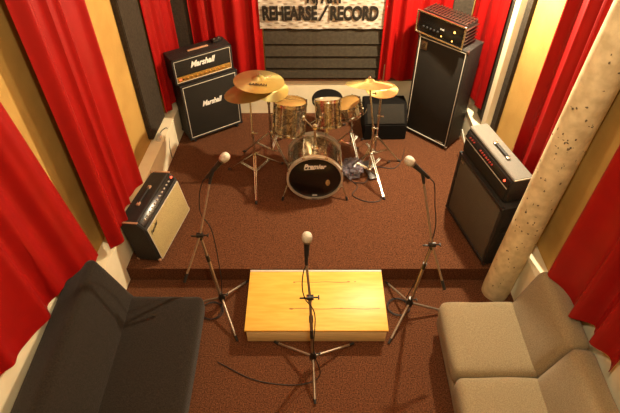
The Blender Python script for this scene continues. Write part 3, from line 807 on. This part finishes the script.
# ------------------------------------------------------------------ microphone stands
def mic_stand(label, miclabel, cablabel, base, joint, up, low, tail, head, feet, cab, cabrest):
    base = V(base); t = thing('microphone_stand', label, 'microphone stand', base)
    J, U, Lo = V(joint)-base, V(up)-base, V(low)-base
    hub = .135
    for f in feet:
        f = V((*f, .012)) - V((base.x, base.y, 0)); f.z = .012
        d = f.normalized()
        o = obj('leg', tube(B(), [V((0,0,hub))+V((d.x,d.y,0))*.02, f], .0105, 10), 'stand', t)
        obj('rubber_foot', tube(B(), [f-d*.035+V((0,0,.012)), f+d*.012-V((0,0,.002))], .0115, 10), 'rubber', o)
    bm = B(); lathe(bm, [(0,.075),(.016,.075),(.022,.09),(.030,.115),(.030,.150),(.020,.165),(.018,.21),(0,.21)], 18)
    wingnut(bm, (.02,0,.185)); obj('hub', bm, 'blackmetal', t)
    obj('lower_pole', cyl(B(), (0,0,.06), J.lerp(V((0,0,.1)), .35), .0130), 'stand', t)
    bm = B(); cyl(bm, J.lerp(V((0,0,.1)), .36), J.lerp(V((0,0,.1)), .28), .017, 12); obj('height_clutch', bm, 'blackmetal', t)
    obj('upper_pole', cyl(B(), J.lerp(V((0,0,.1)), .35), J-V((0,0,.02)), .0105), 'stand', t)
    bm = B(); cyl(bm, J+V((-.026,0,0)), J+V((.026,0,0)), .021, 16); cyl(bm, J-V((0,0,.05)), J, .014, 12); wingnut(bm, J+V((.026,0,0))); box(bm, tuple(J+V((-.05,0,-.01))), (.05,.012,.012), .004)
    obj('boom_joint', bm, 'blackmetal', t)
    bo = obj('boom', tube(B(), [Lo, J, U], .0090, 10), 'stand', t)
    d = (J-Lo).normalized()
    obj('boom_grip', tube(B(), [Lo-d*.02, Lo+d*.06], .013, 10), 'rubber', bo)
    # clip
    T, Hd = V(tail)-base, V(head)-base; ax = (Hd-T).normalized()
    cc_ = T.lerp(Hd, .40)
    obj('mic_clip', tube(B(), [U-(U-J).normalized()*.02, U, cc_-ax*.02, cc_+ax*.03], [.010,.012,.017,.0185], 12), 'rubber', t)
    # microphone: a thing held by the stand
    m = thing('microphone', miclabel, 'microphone', V(tail)); ln = (Hd-T).length
    rot = (Hd-T).to_track_quat('Z', 'Y').to_matrix().to_4x4()
    def PP(name, bm, mm, **k): xf(bm, bm.verts[:], rot); return obj(name, bm, mm, m, **k)
    PP('body', lathe(B(), [(0,0),(.012,0),(.0135,.006),(.0155,ln*.35),(.0215,ln-.055),(.0225,ln-.04),(0,ln-.04)], 24), 'blackmetal')
    PP('mesh_ball', lathe(B(), [(.021,ln-.045),(.030,ln-.036),(.0345,ln-.020),(.0360,ln-.004),(.0330,ln+.014),(.025,ln+.027),(.012,ln+.034),(0,ln+.035)], 28), 'mesh', label='pale metal mesh head')
    PP('collar', lathe(B(), [(.020,ln-.052),(.0315,ln-.038),(.0315,ln-.030),(.020,ln-.028)], 24), 'steel')
    # cable
    cb = [V(tail)-(Hd-T).normalized()*.0, V(tail)-(Hd-T).normalized()*.05] + [V(q) for q in cab]
    o = obj('cable', tube(B(), bez(cb + [V(q) for q in cabrest], 10), .0042, 8), 'cable'); tag(o, cablabel, 'cable')
def coil(cx, cy, r, n=2.3, z=.008, a0=0):
    out = []
    for k in range(int(n*12)):
        a = a0+2*PI*k/12; rr = r*(1+.10*math.sin(k*.7))
        out.append((cx+rr*math.cos(a), cy+rr*math.sin(a)*.9, z+.0006*k))
    return out
mic_stand('tall boom microphone stand left of the wooden step, beside the charcoal sofa',
          'microphone with a pale mesh head pointing up on the left boom stand', 'black cable hanging from the left microphone and coiled at its stand',
          (-.80, 2.715, 0), (-.868, 2.715, .985), (-.765, 2.915, 1.375), (-1.007, 2.515, .668),
          (-.785, 2.915, 1.415), (-.628, 2.955, 1.585), [(-.605, 2.99), (-.640, 2.36), (-1.05, 2.745)],
          [(-.86, 2.90, 1.25), (-.87, 2.86, 1.08)], [(-.80, 2.83, .9), (-.79, 2.80, .4), (-.82, 2.84, .08)] + coil(-.90, 2.66, .10))
mic_stand('tall boom microphone stand right of the wooden step, near the beige sofa',
          'microphone with a pale mesh head pointing left on the right boom stand', 'black cable hanging from the right microphone and coiled at its stand',
          (.895, 2.66, 0), (.964, 2.66, .935), (.850, 2.86, 1.43), (1.073, 2.46, .645),
          (.880, 2.845, 1.475), (.716, 2.870, 1.62), [(.735, 2.975), (.690, 2.335), (1.26, 2.645)],
          [(.935, 2.83, 1.39), (.955, 2.80, 1.25)], [(.985, 2.74, 1.0), (.93, 2.70, .5), (.87, 2.72, .10)] + coil(.81, 2.70, .10, 2.3, .008, .5))
mic_stand('boom microphone stand in front of the wooden step, in the middle',
          'microphone with a pale mesh head pointing up on the middle boom stand', 'black cable looping down the middle microphone stand',
          (.025, 2.130, 0), (.0, 2.135, .97), (-.026, 2.238, 1.235), (.013, 2.045, .60),
          (-.024, 2.240, 1.27), (-.020, 2.280, 1.455), [(-.300, 2.335), (.370, 2.32), (.04, 1.80)],
          [(-.045, 2.21, 1.17), (-.055, 2.17, 1.06)], [(-.035, 2.13, .96), (.035, 2.10, .80), (.03, 2.09, .3), (.08, 2.02, .03), (-.10, 1.95, .006), (-.45, 1.99, .006), (-.78, 2.15, .006)])

# cables on the floor
def cable(label, pts): return tag(obj('cable', tube(B(), bez(pts, 10), .0045, 8), 'cable'), label, 'cable')
cable('black cable running over the stage from the snare stand to the crash cymbal foot', [(.42,4.30,ST+.006), (.52,4.16,ST+.006), (.46,4.02,ST+.006), (.60,3.92,ST+.006), (.74,3.93,ST+.006), (.78,4.02,ST+.006)])
cable('black cable curving over the stage beneath the hi-hat', [(.48,4.22,ST+.006), (.62,4.22,ST+.018), (.72,4.48,ST+.006), (.95,4.46,ST+.006), (1.06,4.60,ST+.006), (1.12,4.80,ST+.006)])
tag(obj('cable', tube(B(), bez([(1.71,4.70,.545), (1.73,4.45,.40), (1.72,4.28,.21), (1.68,4.14,.18), (1.62,4.06,.18)], 10), .005, 8), 'piping'),
    'pale cable hanging from the right ledge behind the grey-topped amplifier', 'cable')
# plug strip lying on the left ledge
t = thing('power_strip', 'small plug adapter with cord on the left cream ledge under the foam strip', 'power strip', (fl(4.55)-.05, 4.55, LH), .1)
obj('housing', box(B(), (0, 0, .014), (.045,.13,.028), .006), 'piping', t)
bm = B(); tube(bm, bez([(0,.06,.014), (.02,.13,.010), (.065,.17,.012), (.073,.16,-.05), (.070,.08,-.20), (.075,.05,-.33)], 8), .004, 8)
obj('cord', bm, 'cable', t)

# ------------------------------------------------------------------ lights: two inferred lamps and one added soft fill, hung out of the frame
def lamp(name, label, loc, power, size, col, drop):
    t = thing(name, label, 'lamp', loc)
    bm = B(); cyl(bm, (0,0,.16), (0,0,drop), .010, 10); lathe(bm, [(0,drop),(.06,drop),(.05,drop-.03),(0,drop-.03)], 20)
    obj('stem', bm, 'blackmetal', t)
    obj('shade', lathe(B(), [(.03,.16),(.035,.165),(.10,.05),(.12,.03),(.115,.028),(.095,.05),(.03,.158),(.03,.16)], 28, cap=False), 'blackmetal', t)
    ld = bpy.data.lights.new(name+'_bulb', 'POINT'); ld.energy = power; ld.color = col; ld.shadow_soft_size = size
    lo = bpy.data.objects.new(name+'_bulb', ld); link(lo); lo.location = (loc[0], loc[1], loc[2])
WARM = (1., .84, .58)
lamp('ceiling_lamp', 'hanging spotlight over the back right corner, above the frame', (1.60, 4.55, 2.85), 560, .05, WARM, ZC-2.85-.002)
lamp('ceiling_lamp', 'hanging lamp over the front of the room, above the frame', (.15, .55, 4.08), 185, .09, WARM, ZC-4.08-.002)
lamp('ceiling_lamp', 'added soft fill lamp hanging over the middle of the room, above the frame', (.1, 2.9, 4.08), 80, .16, WARM, ZC-4.08-.002)

GROUPS = {'curtain':'red curtains around the room', 'acoustic_panel':'charcoal foam strips on the walls', 'microphone_stand':'boom microphone stands around the wooden step',
          'microphone':'microphones on the boom stands', 'cymbal':'cymbals of the drum kit', 'cymbal_stand':'chrome cymbal stands', 'tom_drum':'toms above the bass drum',
          'ceiling_lamp':'hanging lamps', 'cable':'cables'}
for o in S.objects:
    k = o.name.split('.')[0]
    if o.parent is None and o.get('label') and k in GROUPS: o['group'] = GROUPS[k]
w = bpy.data.worlds.new('World'); S.world = w; w.use_nodes = True
w.node_tree.nodes['Background'].inputs[0].default_value = (1., .72, .45, 1); w.node_tree.nodes['Background'].inputs[1].default_value = .02

cam = bpy.data.cameras.new('Camera'); co = bpy.data.objects.new('Camera', cam); link(co)
co.location = (0, 0, 4.02); co.rotation_euler = (math.radians(45), 0, 0)
cam.sensor_width = 36; cam.lens = 515/620*36; cam.clip_start = .05
S.camera = co
S.view_settings.view_transform = 'Standard'; S.view_settings.look = 'None'; S.view_settings.gamma = 1
S.view_settings.use_curve_mapping = False; S.view_settings.exposure = .1
